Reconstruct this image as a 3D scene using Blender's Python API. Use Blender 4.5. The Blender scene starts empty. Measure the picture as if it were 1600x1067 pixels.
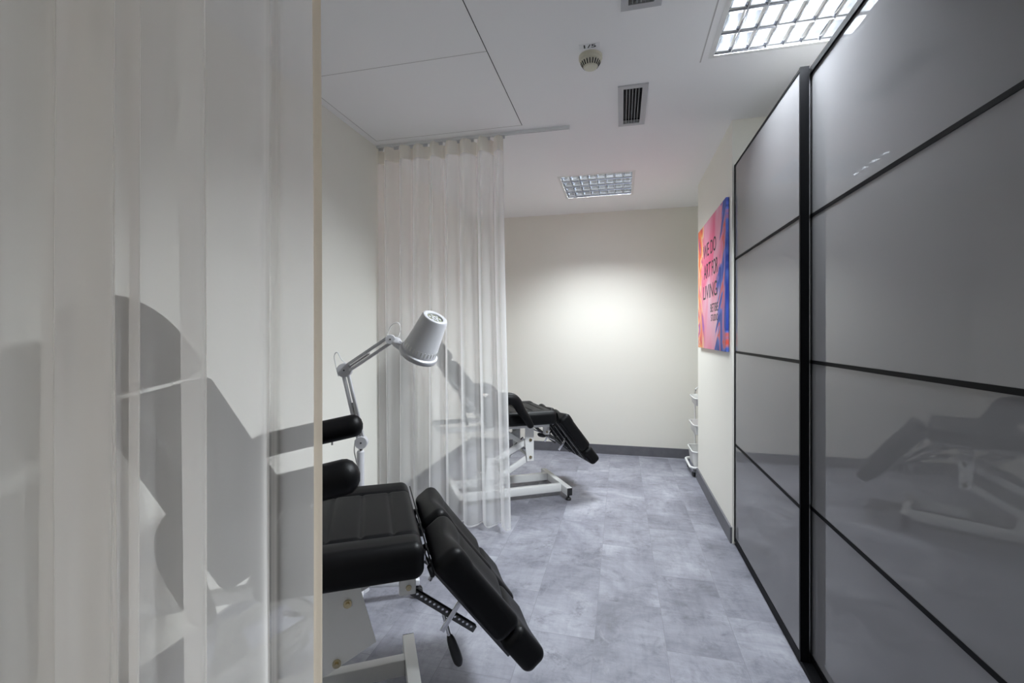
import bpy, bmesh, math, random
from mathutils import Vector, Matrix

random.seed(7)
scene = bpy.context.scene
COL = scene.collection

# ------------------------------------------------------------------ camera, world, exposure
YAW = math.radians(13.44)
cam_data = bpy.data.cameras.new('camera')
cam_data.sensor_width = 36.0
cam_data.lens = 16.0
cam_data.shift_y = -0.0072
cam_data.clip_start = 0.02
cam = bpy.data.objects.new('camera', cam_data)
cam.location = (0.0, 0.0, 1.31)
cam.rotation_euler = (math.radians(90), 0.0, YAW)
COL.objects.link(cam)
scene.camera = cam

world = bpy.data.worlds.new('world')
scene.world = world
world.use_nodes = True
world.node_tree.nodes['Background'].inputs[0].default_value = (0.8, 0.85, 1.0, 1)
world.node_tree.nodes['Background'].inputs[1].default_value = 0.02

scene.view_settings.view_transform = 'Standard'
scene.view_settings.look = 'None'
scene.view_settings.exposure = 0.25
scene.view_settings.gamma = 1.0
scene.view_settings.use_curve_mapping = False
scene.cycles.max_bounces = 14
scene.cycles.diffuse_bounces = 8
scene.cycles.glossy_bounces = 6
scene.cycles.transmission_bounces = 8
scene.cycles.transparent_max_bounces = 24
scene.cycles.caustics_reflective = True
scene.cycles.sample_clamp_indirect = 6.0
scene.cycles.use_denoising = True

LAMP_COLOR = (0.89, 0.955, 1.0)
LAMP_WATTS = {'far': 9.7, 'near': 36.0, 'added_fill': 2.2}     # per tube row
LAMP_SPREAD = {'far': 121, 'near': 178, 'added_fill': 150}

# ------------------------------------------------------------------ materials
def new_mat(name):
    m = bpy.data.materials.new(name)
    m.use_nodes = True
    return m, m.node_tree.nodes, m.node_tree.links, m.node_tree.nodes['Principled BSDF']

def simple(name, color, rough=0.5, metal=0.0, spec=0.5, bump=0.0, bscale=200.0, var=0.0):
    m, n, l, p = new_mat(name)
    p.inputs['Base Color'].default_value = (*color, 1)
    p.inputs['Roughness'].default_value = rough
    p.inputs['Metallic'].default_value = metal
    p.inputs['Specular IOR Level'].default_value = spec
    if bump or var:
        tc = n.new('ShaderNodeTexCoord')
        nz = n.new('ShaderNodeTexNoise')
        nz.inputs['Scale'].default_value = bscale
        nz.inputs['Detail'].default_value = 4
        l.new(tc.outputs['Object'], nz.inputs['Vector'])
        if bump:
            b = n.new('ShaderNodeBump')
            b.inputs['Strength'].default_value = bump
            b.inputs['Distance'].default_value = 0.002
            l.new(nz.outputs['Fac'], b.inputs['Height'])
            l.new(b.outputs['Normal'], p.inputs['Normal'])
        if var:
            mx = n.new('ShaderNodeMix'); mx.data_type = 'RGBA'
            mx.inputs['A'].default_value = (*[c * (1 - var) for c in color], 1)
            mx.inputs['B'].default_value = (*[min(1, c * (1 + var)) for c in color], 1)
            l.new(nz.outputs['Fac'], mx.inputs['Factor'])
            l.new(mx.outputs['Result'], p.inputs['Base Color'])
    return m

M = {}
M['wall'] = simple('cream_wall_paint', (0.88, 0.86, 0.79), 0.75, bump=0.08, bscale=260, spec=0.3)
M['base'] = simple('grey_vinyl_skirting', (0.13, 0.13, 0.145), 0.5, var=0.25, bscale=14)
M['leather'] = simple('black_leatherette', (0.004, 0.004, 0.0046), 0.46, spec=0.17, bump=0.12, bscale=420)
M['white_metal'] = simple('white_powder_coat', (0.78, 0.78, 0.77), 0.4)
M['white_plastic'] = simple('white_plastic', (0.62, 0.62, 0.65), 0.35)
M['ivory_plastic'] = simple('ivory_plastic', (0.68, 0.65, 0.53), 0.45)
M['black_plastic'] = simple('black_plastic', (0.012, 0.012, 0.013), 0.45)
M['chrome'] = simple('chrome', (0.75, 0.75, 0.76), 0.14, metal=1.0)
M['steel_dark'] = simple('dark_steel', (0.10, 0.10, 0.10), 0.35, metal=0.9)
M['brass'] = simple('brass_bolt', (0.55, 0.47, 0.30), 0.25, metal=1.0)
M['alu'] = simple('polished_louvre_aluminium', (0.84, 0.86, 0.90), 0.15, metal=1.0)
M['alu_matt'] = simple('grey_aluminium', (0.36, 0.37, 0.39), 0.45, metal=0.3)
M['vent_paint'] = simple('grey_vent_paint', (0.50, 0.50, 0.52), 0.5)
M['slat_dark'] = simple('dark_slat_grey', (0.16, 0.16, 0.17), 0.5)  # even, darker grey for the vent cross slats
M['hole'] = simple('dark_void', (0.010, 0.010, 0.012), 0.8)
M['door_frame'] = simple('black_aluminium_profile', (0.005, 0.005, 0.006), 0.5, spec=0.06)
M['carcass'] = simple('dark_laminate', (0.035, 0.033, 0.032), 0.5)
M['ink'] = simple('black_ink', (0.02, 0.018, 0.02), 0.6)
M['paper'] = simple('white_sticker', (0.85, 0.85, 0.86), 0.5)
M['pink'] = simple('pink_plastic', (0.75, 0.08, 0.22), 0.4)
M['pcb'] = simple('circuit_board', (0.30, 0.31, 0.22), 0.4, var=0.6, bscale=160)
M['rail'] = simple('white_rail', (0.80, 0.81, 0.82), 0.4)

# lacquered glass of the wardrobe doors
m, n, l, p = new_mat('white_lacquered_glass')
p.inputs['Base Color'].default_value = (0.215, 0.213, 0.222, 1)
p.inputs['Roughness'].default_value = 0.5
p.inputs['Specular IOR Level'].default_value = 0.0
p.inputs['Coat Weight'].default_value = 0.85
p.inputs['Coat Roughness'].default_value = 0.02
p.inputs['Coat IOR'].default_value = 1.52
M['glass'] = m

# ceiling paint with the thin panel joints
m, n, l, p = new_mat('white_ceiling_panels')
p.inputs['Base Color'].default_value = (0.93, 0.925, 0.93, 1)
p.inputs['Roughness'].default_value = 0.8
p.inputs['Specular IOR Level'].default_value = 0.2
M['ceiling'] = m
M['joint'] = simple('dark_joint', (0.05, 0.045, 0.045), 0.8)
M['joint_soft'] = simple('filled_joint', (0.54, 0.52, 0.52), 0.8)

# concrete-look vinyl tiles
m, n, l, p = new_mat('concrete_vinyl_tiles')
tc = n.new('ShaderNodeTexCoord')
brick = n.new('ShaderNodeTexBrick')
brick.offset = 0.5
brick.inputs['Scale'].default_value = 1.0
brick.inputs['Brick Width'].default_value = 0.61
brick.inputs['Row Height'].default_value = 0.295
brick.inputs['Mortar Size'].default_value = 0.0012
brick.inputs['Mortar Smooth'].default_value = 0.0
brick.inputs['Bias'].default_value = 0.0
brick.inputs['Color1'].default_value = (0, 0, 0, 1)
brick.inputs['Color2'].default_value = (1, 1, 1, 1)
brick.inputs['Mortar'].default_value = (0.5, 0.5, 0.5, 1)
rot = n.new('ShaderNodeMapping')
rot.inputs['Rotation'].default_value = (0, 0, math.radians(90))
rot.inputs['Location'].default_value = (0.15, 0.11, 0)
l.new(tc.outputs['Object'], rot.inputs['Vector'])
l.new(rot.outputs['Vector'], brick.inputs['Vector'])
# per-tile offset of the cloud pattern
off = n.new('ShaderNodeVectorMath'); off.operation = 'MULTIPLY_ADD'
off.inputs[1].default_value = (0.9, 0.6, 0.5)
l.new(brick.outputs['Color'], off.inputs[0])
l.new(tc.outputs['Object'], off.inputs[2])
def noise(scale, detail, rough, dist=0.0, vec=off.outputs['Vector'], lac=2.0):
    z = n.new('ShaderNodeTexNoise')
    z.inputs['Scale'].default_value = scale
    z.inputs['Detail'].default_value = detail
    z.inputs['Roughness'].default_value = rough
    z.inputs['Distortion'].default_value = dist
    l.new(vec, z.inputs['Vector'])
    return z
def ramp(src, stops):
    r = n.new('ShaderNodeValToRGB')
    el = r.color_ramp.elements
    el[0].position, el[0].color = stops[0][0], (*stops[0][1], 1)
    el[1].position, el[1].color = stops[-1][0], (*stops[-1][1], 1)
    for pos, c in stops[1:-1]:
        e = el.new(pos); e.color = (*c, 1)
    l.new(src, r.inputs['Fac'])
    return r
def mix(kind, fac, a, b):
    x = n.new('ShaderNodeMix'); x.data_type = 'RGBA'; x.blend_type = kind
    if isinstance(fac, float): x.inputs['Factor'].default_value = fac
    else: l.new(fac, x.inputs['Factor'])
    for s, v in (('A', a), ('B', b)):
        if isinstance(v, tuple): x.inputs[s].default_value = (*v, 1)
        else: l.new(v, x.inputs[s])
    return x.outputs['Result']
big = noise(2.1, 10, 0.62, 0.6)
base = ramp(big.outputs['Fac'], [(0.30, (0.140, 0.141, 0.168)), (0.47, (0.222, 0.224, 0.264)), (0.58, (0.280, 0.283, 0.326)), (0.75, (0.385, 0.388, 0.436))])
fine = noise(9.0, 12, 0.75, 0.4)
finer = ramp(fine.outputs['Fac'], [(0.33, (0.55, 0.55, 0.56)), (0.48, (0.98, 0.98, 0.98)), (0.62, (1.02, 1.02, 1.02)), (0.75, (1.25, 1.25, 1.24))])
c1 = mix('MULTIPLY', 0.75, base.outputs['Color'], finer.outputs['Color'])
# trowelled streaks, two directions
def streaks(sc):
    mp_ = n.new('ShaderNodeMapping'); mp_.inputs['Scale'].default_value = sc
    l.new(off.outputs['Vector'], mp_.inputs['Vector'])
    z = noise(1.0, 9, 0.72, 0.5, mp_.outputs['Vector'])
    return ramp(z.outputs['Fac'], [(0.30, (0.70, 0.70, 0.71)), (0.50, (1.0, 1.0, 1.0)), (0.70, (1.22, 1.22, 1.21))])
c1 = mix('MULTIPLY', 0.55, c1, streaks((4.5, 26.0, 1.0)).outputs['Color'])
c1 = mix('MULTIPLY', 0.40, c1, streaks((30.0, 5.0, 1.0)).outputs['Color'])
# dark scuffed patches
sc_ = noise(3.3, 8, 0.7, 1.2)
scr = ramp(sc_.outputs['Fac'], [(0.55, (0, 0, 0)), (0.70, (0.9, 0.9, 0.9))])
grit = noise(38, 8, 0.8, 0.3)
gr = ramp(grit.outputs['Fac'], [(0.43, (0, 0, 0)), (0.60, (1, 1, 1))])
sm = mix('MULTIPLY', 1.0, scr.outputs['Color'], gr.outputs['Color'])
smf = n.new('ShaderNodeRGBToBW'); l.new(sm, smf.inputs[0])
c2 = mix('MIX', smf.outputs[0], c1, (0.10, 0.10, 0.122))
# pale scratched patches
pc = noise(2.7, 9, 0.75, 1.5)
pcr = ramp(pc.outputs['Fac'], [(0.57, (0, 0, 0)), (0.72, (0.55, 0.55, 0.55))])
pcf = n.new('ShaderNodeRGBToBW'); l.new(pcr.outputs['Color'], pcf.inputs[0])
c2 = mix('MIX', pcf.outputs[0], c2, (0.42, 0.42, 0.46))
# tile tone and joints
tone = mix('MIX', brick.outputs['Color'], (0.975, 0.975, 0.975), (1.025, 1.025, 1.025))
c3 = mix('MULTIPLY', 1.0, c2, tone)
c4 = mix('MIX', brick.outputs['Fac'], c3, (0.19, 0.19, 0.22))
l.new(c4, p.inputs['Base Color'])
p.inputs['Roughness'].default_value = 0.46
p.inputs['Specular IOR Level'].default_value = 0.4
M['floor'] = m

# sheer voile
def voile(name, color, fac_normal, trans_share=0.5, scale=1.0):
    m = bpy.data.materials.new(name); m.use_nodes = True
    n, l = m.node_tree.nodes, m.node_tree.links
    n.remove(n['Principled BSDF'])
    out = n['Material Output']
    tr = n.new('ShaderNodeBsdfTransparent')
    di = n.new('ShaderNodeBsdfDiffuse'); di.inputs[0].default_value = (*color, 1)
    tl = n.new('ShaderNodeBsdfTranslucent'); tl.inputs[0].default_value = (*color, 1)
    fab = n.new('ShaderNodeMixShader'); fab.inputs[0].default_value = trans_share
    l.new(di.outputs[0], fab.inputs[1]); l.new(tl.outputs[0], fab.inputs[2])
    # opacity 1 - t^(1/cos): the weave closes up when seen edge-on
    geo = n.new('ShaderNodeNewGeometry')
    dot = n.new('ShaderNodeVectorMath'); dot.operation = 'DOT_PRODUCT'
    l.new(geo.outputs['Normal'], dot.inputs[0]); l.new(geo.outputs['Incoming'], dot.inputs[1])
    ab = n.new('ShaderNodeMath'); ab.operation = 'ABSOLUTE'; l.new(dot.outputs['Value'], ab.inputs[0])
    mx = n.new('ShaderNodeMath'); mx.operation = 'MAXIMUM'; mx.inputs[1].default_value = 0.08; l.new(ab.outputs[0], mx.inputs[0])
    iv = n.new('ShaderNodeMath'); iv.operation = 'DIVIDE'; iv.inputs[0].default_value = 1.0; l.new(mx.outputs[0], iv.inputs[1])
    pw = n.new('ShaderNodeMath'); pw.operation = 'POWER'; pw.inputs[0].default_value = 1 - fac_normal; l.new(iv.outputs[0], pw.inputs[1])
    op = n.new('ShaderNodeMath'); op.operation = 'SUBTRACT'; op.inputs[0].default_value = 1.0; l.new(pw.outputs[0], op.inputs[1])
    ms = n.new('ShaderNodeMixShader')
    l.new(op.outputs[0], ms.inputs[0]); l.new(tr.outputs[0], ms.inputs[1]); l.new(fab.outputs[0], ms.inputs[2])
    l.new(ms.outputs[0], out.inputs[0])
    return m
M['voile'] = voile('white_voile', (0.96, 0.935, 0.905), 0.37, 0.60)
M['voile_far'] = voile('white_voile_far', (0.97, 0.97, 0.97), 0.455, 0.55)
M['voile_head'] = voile('voile_heading_tape', (0.84, 0.82, 0.76), 0.78)
M['voile_hem'] = voile('voile_side_hem', (0.86, 0.76, 0.63), 0.93, 0.5)
M['voile_seam'] = voile('voile_bottom_hem', (0.92, 0.92, 0.92), 0.85, 0.5)

# lamp tube
m = bpy.data.materials.new('fluorescent_tube'); m.use_nodes = True
n, l = m.node_tree.nodes, m.node_tree.links
n.remove(n['Principled BSDF'])
em = n.new('ShaderNodeEmission'); em.inputs[0].default_value = (*LAMP_COLOR, 1); em.inputs[1].default_value = 9.0
l.new(em.outputs[0], n['Material Output'].inputs[0])
M['tube'] = m

# acrylic pour painting
m, n, l, p = new_mat('poured_paint_canvas')
tc = n.new('ShaderNodeTexCoord')
def mth(op, a, b=None, c=None):
    x = n.new('ShaderNodeMath'); x.operation = op
    for i, v in enumerate((a, b, c)):
        if v is None: continue
        if isinstance(v, (int, float)): x.inputs[i].default_value = v
        else: l.new(v, x.inputs[i])
    return x.outputs[0]
def sstep(v, lo, hi):
    mr = n.new('ShaderNodeMapRange'); mr.interpolation_type = 'SMOOTHSTEP'
    mr.inputs['From Min'].default_value = lo; mr.inputs['From Max'].default_value = hi
    l.new(v, mr.inputs['Value'])
    return mr.outputs['Result']
def strokes(angle, scale, dist, seed, stops):
    '''long wavering brush strokes across the canvas plane (local y, z)'''
    mp = n.new('ShaderNodeMapping')
    l.new(tc.outputs['Object'], mp.inputs['Vector'])
    mp.inputs['Rotation'].default_value = (math.radians(angle), 0, 0)
    ms_ = n.new('ShaderNodeMapping')
    ms_.inputs['Location'].default_value = (seed, 0, seed * 0.7)
    ms_.inputs['Scale'].default_value = (0.0, scale, scale * 0.36)
    l.new(mp.outputs['Vector'], ms_.inputs['Vector'])
    z = noise(1.0, 3, 0.45, dist, ms_.outputs['Vector'])
    return z, ramp(z.outputs['Fac'], stops)
zr, blues = strokes(-33, 4.0, 1.9, 3.1, [(0.30, (0.70, 0.10, 0.06)), (0.36, (0.35, 0.20, 0.55)), (0.41, (0.05, 0.10, 0.50)), (0.49, (0.015, 0.045, 0.33)), (0.545, (0.11, 0.19, 0.66)), (0.575, (0.66, 0.20, 0.26)), (0.61, (0.80, 0.10, 0.05)), (0.645, (0.45, 0.28, 0.60)), (0.70, (0.02, 0.06, 0.42))])
zl, warm = strokes(26, 4.4, 1.8, 7.7, [(0.30, (0.05, 0.16, 0.62)), (0.39, (0.70, 0.05, 0.06)), (0.45, (0.90, 0.13, 0.06)), (0.50, (0.92, 0.36, 0.05)), (0.54, (0.93, 0.66, 0.42)),
                                        (0.58, (0.85, 0.14, 0.16)), (0.64, (0.30, 0.05, 0.48)), (0.74, (0.82, 0.20, 0.40))])
zp, pinks = strokes(-24, 3.4, 1.3, 1.4, [(0.30, (0.84, 0.12, 0.26)), (0.42, (0.86, 0.28, 0.42)), (0.52, (0.87, 0.44, 0.56)), (0.62, (0.90, 0.58, 0.68)), (0.75, (0.80, 0.50, 0.72))])
sep = n.new('ShaderNodeSeparateXYZ'); l.new(tc.outputs['Object'], sep.inputs[0])
# canvas space: y towards the far side, z up, centre at the origin
hot = sstep(mth('SUBTRACT', mth('MULTIPLY', sep.outputs[1], 0.6), sep.outputs[2]), 0.05, 0.55)
c = mix('MIX', mth('MULTIPLY', hot, 0.6), pinks.outputs['Color'], (0.86, 0.14, 0.30))
wob = mth('MULTIPLY_ADD', zr.outputs['Fac'], 0.60, -0.30)
edge_r = mth('MULTIPLY_ADD', mth('MINIMUM', sep.outputs[2], 0.12), -0.36, -0.315)
right = sstep(mth('SUBTRACT', edge_r, mth('ADD', sep.outputs[1], wob)), -0.015, 0.02)
wob_l = mth('MULTIPLY_ADD', zl.outputs['Fac'], 0.70, -0.35)
left = sstep(mth('ADD', mth('ADD', sep.outputs[1], wob_l), mth('MULTIPLY', mth('ABSOLUTE', sep.outputs[2]), 0.25)), 0.37, 0.41)
c = mix('MIX', right, c, blues.outputs['Color'])
c = mix('MIX', left, c, warm.outputs['Color'])
l.new(c, p.inputs['Base Color'])
p.inputs['Roughness'].default_value = 0.5
M['canvas'] = m

# ------------------------------------------------------------------ mesh helpers
def link_mesh(name, bm, mat, parent=None, smooth=False, loc=None):
    bmesh.ops.recalc_face_normals(bm, faces=bm.faces)
    me = bpy.data.meshes.new(name)
    bm.to_mesh(me); bm.free()
    if smooth:
        for f in me.polygons: f.use_smooth = True
    if mat is not None: me.materials.append(mat)
    o = bpy.data.objects.new(name, me)
    COL.objects.link(o)
    if parent is not None: o.parent = parent
    if loc is not None: o.location = loc
    return o

def autosmooth(o, deg=40):
    me = o.data
    for f in me.polygons: f.use_smooth = True
    bm = bmesh.new(); bm.from_mesh(me)
    lim = math.radians(deg)
    for e in bm.edges:
        if len(e.link_faces) == 2 and e.calc_face_angle(0) > lim: e.smooth = False
    bm.to_mesh(me); bm.free()
    return o

def add_box(bm, lo, hi, mtx=None):
    vs = []
    for z in (lo[2], hi[2]):
        for x, y in ((lo[0], lo[1]), (hi[0], lo[1]), (hi[0], hi[1]), (lo[0], hi[1])):
            v = Vector((x, y, z))
            vs.append(bm.verts.new(mtx @ v if mtx else v))
    for f in ((0, 3, 2, 1), (4, 5, 6, 7), (0, 1, 5, 4), (1, 2, 6, 5), (2, 3, 7, 6), (3, 0, 4, 7)):
        bm.faces.new([vs[i] for i in f])

def bevel_all(bm, w, seg=2):
    bmesh.ops.bevel(bm, geom=list(bm.edges), offset=w, segments=seg, profile=0.5, affect='EDGES', clamp_overlap=True)

def box_obj(name, lo, hi, mat, parent=None, bevel=0.0, mtx=None, seg=2):
    bm = bmesh.new(); add_box(bm, lo, hi, mtx)
    if bevel: bevel_all(bm, bevel, seg)
    o = link_mesh(name, bm, mat, parent)
    return autosmooth(o, 50) if bevel else o

def frame_of(d, up=Vector((0, 0, 1))):
    d = d.normalized()
    if abs(d.dot(up)) > 0.98: up = Vector((1, 0, 0))
    x = up.cross(d).normalized()
    y = d.cross(x).normalized()
    return x, y

def add_bar(bm, a, b, w, h, up=Vector((0, 0, 1))):
    """rectangular bar from a to b: w across, h along 'up'"""
    a, b = Vector(a), Vector(b)
    x, y = frame_of(b - a, up)
    vs = []
    for q in (a, b):
        for sx, sy in ((-1, -1), (1, -1), (1, 1), (-1, 1)):
            vs.append(bm.verts.new(q + x * sx * w / 2 + y * sy * h / 2))
    for f in ((0, 1, 2, 3), (4, 7, 6, 5), (0, 4, 5, 1), (1, 5, 6, 2), (2, 6, 7, 3), (3, 7, 4, 0)):
        bm.faces.new([vs[i] for i in f])

def bar_obj(name, a, b, w, h, mat, parent, bevel=0.003, up=Vector((0, 0, 1))):
    bm = bmesh.new(); add_bar(bm, a, b, w, h, up)
    if bevel: bevel_all(bm, bevel, 2)
    return autosmooth(link_mesh(name, bm, mat, parent), 50)

def add_tube(bm, pts, r, seg=12, caps=True, ry=None, up=Vector((0, 0, 1)), round_end=False):
    """swept tube; r is a number or a list; ry (second radius) likewise; up fixes the section"""
    pts = [Vector(q) for q in pts]
    k = len(pts)
    rs = r if isinstance(r, (list, tuple)) else [r] * k
    r2 = rs if ry is None else (ry if isinstance(ry, (list, tuple)) else [ry] * k)
    if round_end:
        np_, nr, n2 = [], [], []
        def cap(pt, dirv, ra, rb):
            out = []
            for a in (90, 65, 40, 18):
                s, c_ = math.sin(math.radians(a)), math.cos(math.radians(a))
                out.append((pt + dirv * s * min(ra, rb) * 0.9, max(ra * c_, 1e-4), max(rb * c_, 1e-4)))
            return out
        d0 = (pts[0] - pts[1]).normalized(); d1 = (pts[-1] - pts[-2]).normalized()
        head = cap(pts[0], d0, rs[0], r2[0]); tail = cap(pts[-1], d1, rs[-1], r2[-1])[::-1]
        allp = head + list(zip(pts, rs, r2)) + tail
        pts = [a[0] for a in allp]; rs = [a[1] for a in allp]; r2 = [a[2] for a in allp]
        k = len(pts)
    rings = []
    for i in range(k):
        d = pts[min(i + 1, k - 1)] - pts[max(i - 1, 0)]
        x, y = frame_of(d, up)
        rings.append([bm.verts.new(pts[i] + x * rs[i] * math.cos(2 * math.pi * j / seg) + y * r2[i] * math.sin(2 * math.pi * j / seg)) for j in range(seg)])
    for i in range(k - 1):
        for j in range(seg):
            bm.faces.new((rings[i][j], rings[i][(j + 1) % seg], rings[i + 1][(j + 1) % seg], rings[i + 1][j]))
    if caps:
        bm.faces.new(rings[0][::-1]); bm.faces.new(rings[-1])

def spline(pts, n=6):
    pts = [Vector(q) for q in pts]
    out = []
    for i in range(len(pts) - 1):
        p0 = pts[max(i - 1, 0)]; p1 = pts[i]; p2 = pts[i + 1]; p3 = pts[min(i + 2, len(pts) - 1)]
        for j in range(n):
            t = j / n
            out.append(0.5 * ((2 * p1) + (p2 - p0) * t + (2 * p0 - 5 * p1 + 4 * p2 - p3) * t * t + (3 * p1 - p0 - 3 * p2 + p3) * t ** 3))
    out.append(pts[-1])
    return out

def tube_obj(name, pts, r, mat, parent, seg=12, smooth_path=0, **kw):
    bm = bmesh.new()
    add_tube(bm, spline(pts, smooth_path) if smooth_path else pts, r, seg, **kw)
    return autosmooth(link_mesh(name, bm, mat, parent), 45)

def add_lathe(bm, prof, a, axis, seg=32):
    """prof: list of (t along axis, radius) from point a"""
    a = Vector(a); d = Vector(axis).normalized()
    x, y = frame_of(d)
    rings = []
    for t, r in prof:
        if r < 1e-6:
            rings.append([bm.verts.new(a + d * t)])
        else:
            rings.append([bm.verts.new(a + d * t + x * r * math.cos(2 * math.pi * j / seg) + y * r * math.sin(2 * math.pi * j / seg)) for j in range(seg)])
    for A, B in zip(rings, rings[1:]):
        for j in range(seg):
            j2 = (j + 1) % seg
            if len(A) == 1 and len(B) == 1: continue
            if len(A) == 1: bm.faces.new((A[0], B[j2], B[j]))
            elif len(B) == 1: bm.faces.new((A[j], A[j2], B[0]))
            else: bm.faces.new((A[j], A[j2], B[j2], B[j]))

def lathe_obj(name, prof, a, axis, mat, parent, seg=32, deg=35):
    bm = bmesh.new(); add_lathe(bm, prof, a, axis, seg)
    return autosmooth(link_mesh(name, bm, mat, parent), deg)

def prism_obj(name, outline, depth, mtx, mat, parent, bevel=0.0, seg=3, deg=50):
    """outline in local xy, extruded along local z from 0 to depth"""
    bm = bmesh.new()
    vs = [bm.verts.new((x, y, 0)) for x, y in outline]
    f = bm.faces.new(vs)
    r = bmesh.ops.extrude_face_region(bm, geom=[f])
    bmesh.ops.translate(bm, vec=(0, 0, depth), verts=[v for v in r['geom'] if isinstance(v, bmesh.types.BMVert)])
    if bevel:
        zed = [e for e in bm.edges if abs(e.verts[0].co.z - e.verts[1].co.z) < 1e-6]
        bmesh.ops.bevel(bm, geom=zed, offset=bevel, segments=seg, profile=0.5, affect='EDGES', clamp_overlap=True)
    bm.transform(mtx)
    return autosmooth(link_mesh(name, bm, mat, parent), deg)

def axes(origin, x, y, z):
    return Matrix(((x[0], y[0], z[0], origin[0]), (x[1], y[1], z[1], origin[1]), (x[2], y[2], z[2], origin[2]), (0, 0, 0, 1)))

def pad_bm(size, r, mtx, disp=None, step=0.012):
    """upholstered pad: rounded box with a fine skin; disp(x, y) sinks the top face"""
    hx, hy, hz = size[0] / 2, size[1] / 2, size[2] / 2
    def coords(h):
        inner = h - r
        nseg = max(2, int(2 * inner / step))
        mid = [-inner + 2 * inner * i / nseg for i in range(nseg + 1)]
        arc = [inner + r * math.tan(math.radians(45 * i / 4)) for i in range(1, 5)]
        return [-a for a in arc[::-1]] + mid + arc
    cx, cy, cz = coords(hx), coords(hy), coords(hz)
    if len(cz) > 13: cz = [z for i, z in enumerate(cz)]
    bm = bmesh.new()
    cache = {}
    def vert(x, y, z):
        key = (round(x, 6), round(y, 6), round(z, 6))
        if key in cache: return cache[key]
        c = Vector((max(-hx + r, min(hx - r, x)), max(-hy + r, min(hy - r, y)), max(-hz + r, min(hz - r, z))))
        d = Vector((x, y, z)) - c
        q = c + d.normalized() * r if d.length > 1e-9 else c
        if disp and z > hz - r + 1e-6:
            w = min(1.0, (q.z - (hz - r)) / r)
            q = q + Vector((0, 0, disp(q.x, q.y) * w))
        v = bm.verts.new(mtx @ q)
        cache[key] = v
        return v
    def face(A, B, f):
        for i in range(len(A) - 1):
            for j in range(len(B) - 1):
                bm.faces.new((f(A[i], B[j]), f(A[i + 1], B[j]), f(A[i + 1], B[j + 1]), f(A[i], B[j + 1])))
    for s in (-1, 1):
        face(cx, cy, lambda a, b: vert(a, b, s * hz))
        face(cx, cz, lambda a, b: vert(a, s * hy, b))
        face(cy, cz, lambda a, b: vert(s * hx, a, b))
    return bm

def pad_obj(name, size, r, mtx, mat, parent, disp=None, step=0.012):
    return link_mesh(name, pad_bm(size, r, mtx, disp, step), mat, parent, smooth=True)

def thing(name, label, cat, loc=(0, 0, 0), rotz=0.0, group=None):
    o = bpy.data.objects.new(name, None)
    o.empty_display_size = 0.1
    COL.objects.link(o)
    o.location = loc; o.rotation_euler = (0, 0, rotz)
    return tag(o, label, cat, group)

def tag(o, label, cat, group=None):
    o['label'] = label; o['category'] = cat
    if group: o['group'] = group
    return o

def struct(o, label=None, cat=None):
    o['kind'] = 'structure'
    if label: o['label'] = label
    if cat: o['category'] = cat
    return o

def text_obj(name, body, height, width, mtx, mat, parent, bold=0.0, depth=0.0006):
    """letters fitted to height x width, baseline-left at the matrix origin"""
    cu = bpy.data.curves.new(name, 'FONT')
    cu.body = body; cu.size = 1.0; cu.extrude = 0.002; cu.offset = bold
    tmp = bpy.data.objects.new(name + '_tmp', cu)
    COL.objects.link(tmp)
    bpy.context.view_layer.update()
    dg = bpy.context.evaluated_depsgraph_get()
    me = bpy.data.meshes.new_from_object(tmp.evaluated_get(dg))
    bpy.data.objects.remove(tmp)
    xs = [v.co.x for v in me.vertices]; ys = [v.co.y for v in me.vertices]
    sx = width / (max(xs) - min(xs)); sy = height / (max(ys) - min(ys))
    for v in me.vertices:
        v.co = mtx @ Vector(((v.co.x - min(xs)) * sx, (v.co.y - min(ys)) * sy, (v.co.z + 0.002) * depth / 0.004))
    me.materials.clear(); me.materials.append(mat)
    o = bpy.data.objects.new(name, me)
    COL.objects.link(o)
    o.parent = parent
    return o

# ------------------------------------------------------------------ room
XL, XR, YF, YB, H = -1.70, 1.42, -1.60, 5.09, 2.65
PIER_X, PIER_Y0, PIER_Y1 = 0.678, 3.09, 4.385

struct(box_obj('floor', (XL - 0.1, YF - 0.1, -0.06), (XR + 0.1, YB + 0.1, 0.0), M['floor']), 'grey concrete-look vinyl tile floor', 'floor')
struct(box_obj('wall_left', (XL - 0.1, YF - 0.1, 0), (XL, YB + 0.1, H), M['wall']), 'cream left wall behind the sheer curtains', 'wall')
struct(box_obj('wall_back', (XL, YB, 0), (XR, YB + 0.1, H), M['wall']), 'cream back wall at the end of the room', 'wall')
struct(box_obj('wall_front', (XL, YF - 0.1, 0), (XR, YF, H), M['wall']), 'cream wall behind the viewer', 'wall')
struct(box_obj('wall_right', (XR, YF - 0.1, 0), (XR + 0.1, YB + 0.1, H), M['wall']), 'cream right wall behind wardrobe and cart', 'wall')
struct(box_obj('wall_pier', (PIER_X, PIER_Y0, 0), (XR, PIER_Y1, H), M['wall']), 'cream wall section carrying the colourful canvas', 'wall')

BH, BT = 0.10, 0.012
struct(box_obj('baseboard_left', (XL, YF, 0), (XL + BT, YB, BH), M['base']))
struct(box_obj('baseboard_back', (XL + BT, YB - BT, 0), (XR, YB, BH), M['base']))
struct(box_obj('baseboard_pier', (PIER_X - BT, PIER_Y0, 0), (PIER_X, PIER_Y1 + BT, BH), M['base']))
struct(box_obj('baseboard_pier_end', (PIER_X, PIER_Y1, 0), (XR, PIER_Y1 + BT, BH), M['base']))

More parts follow.
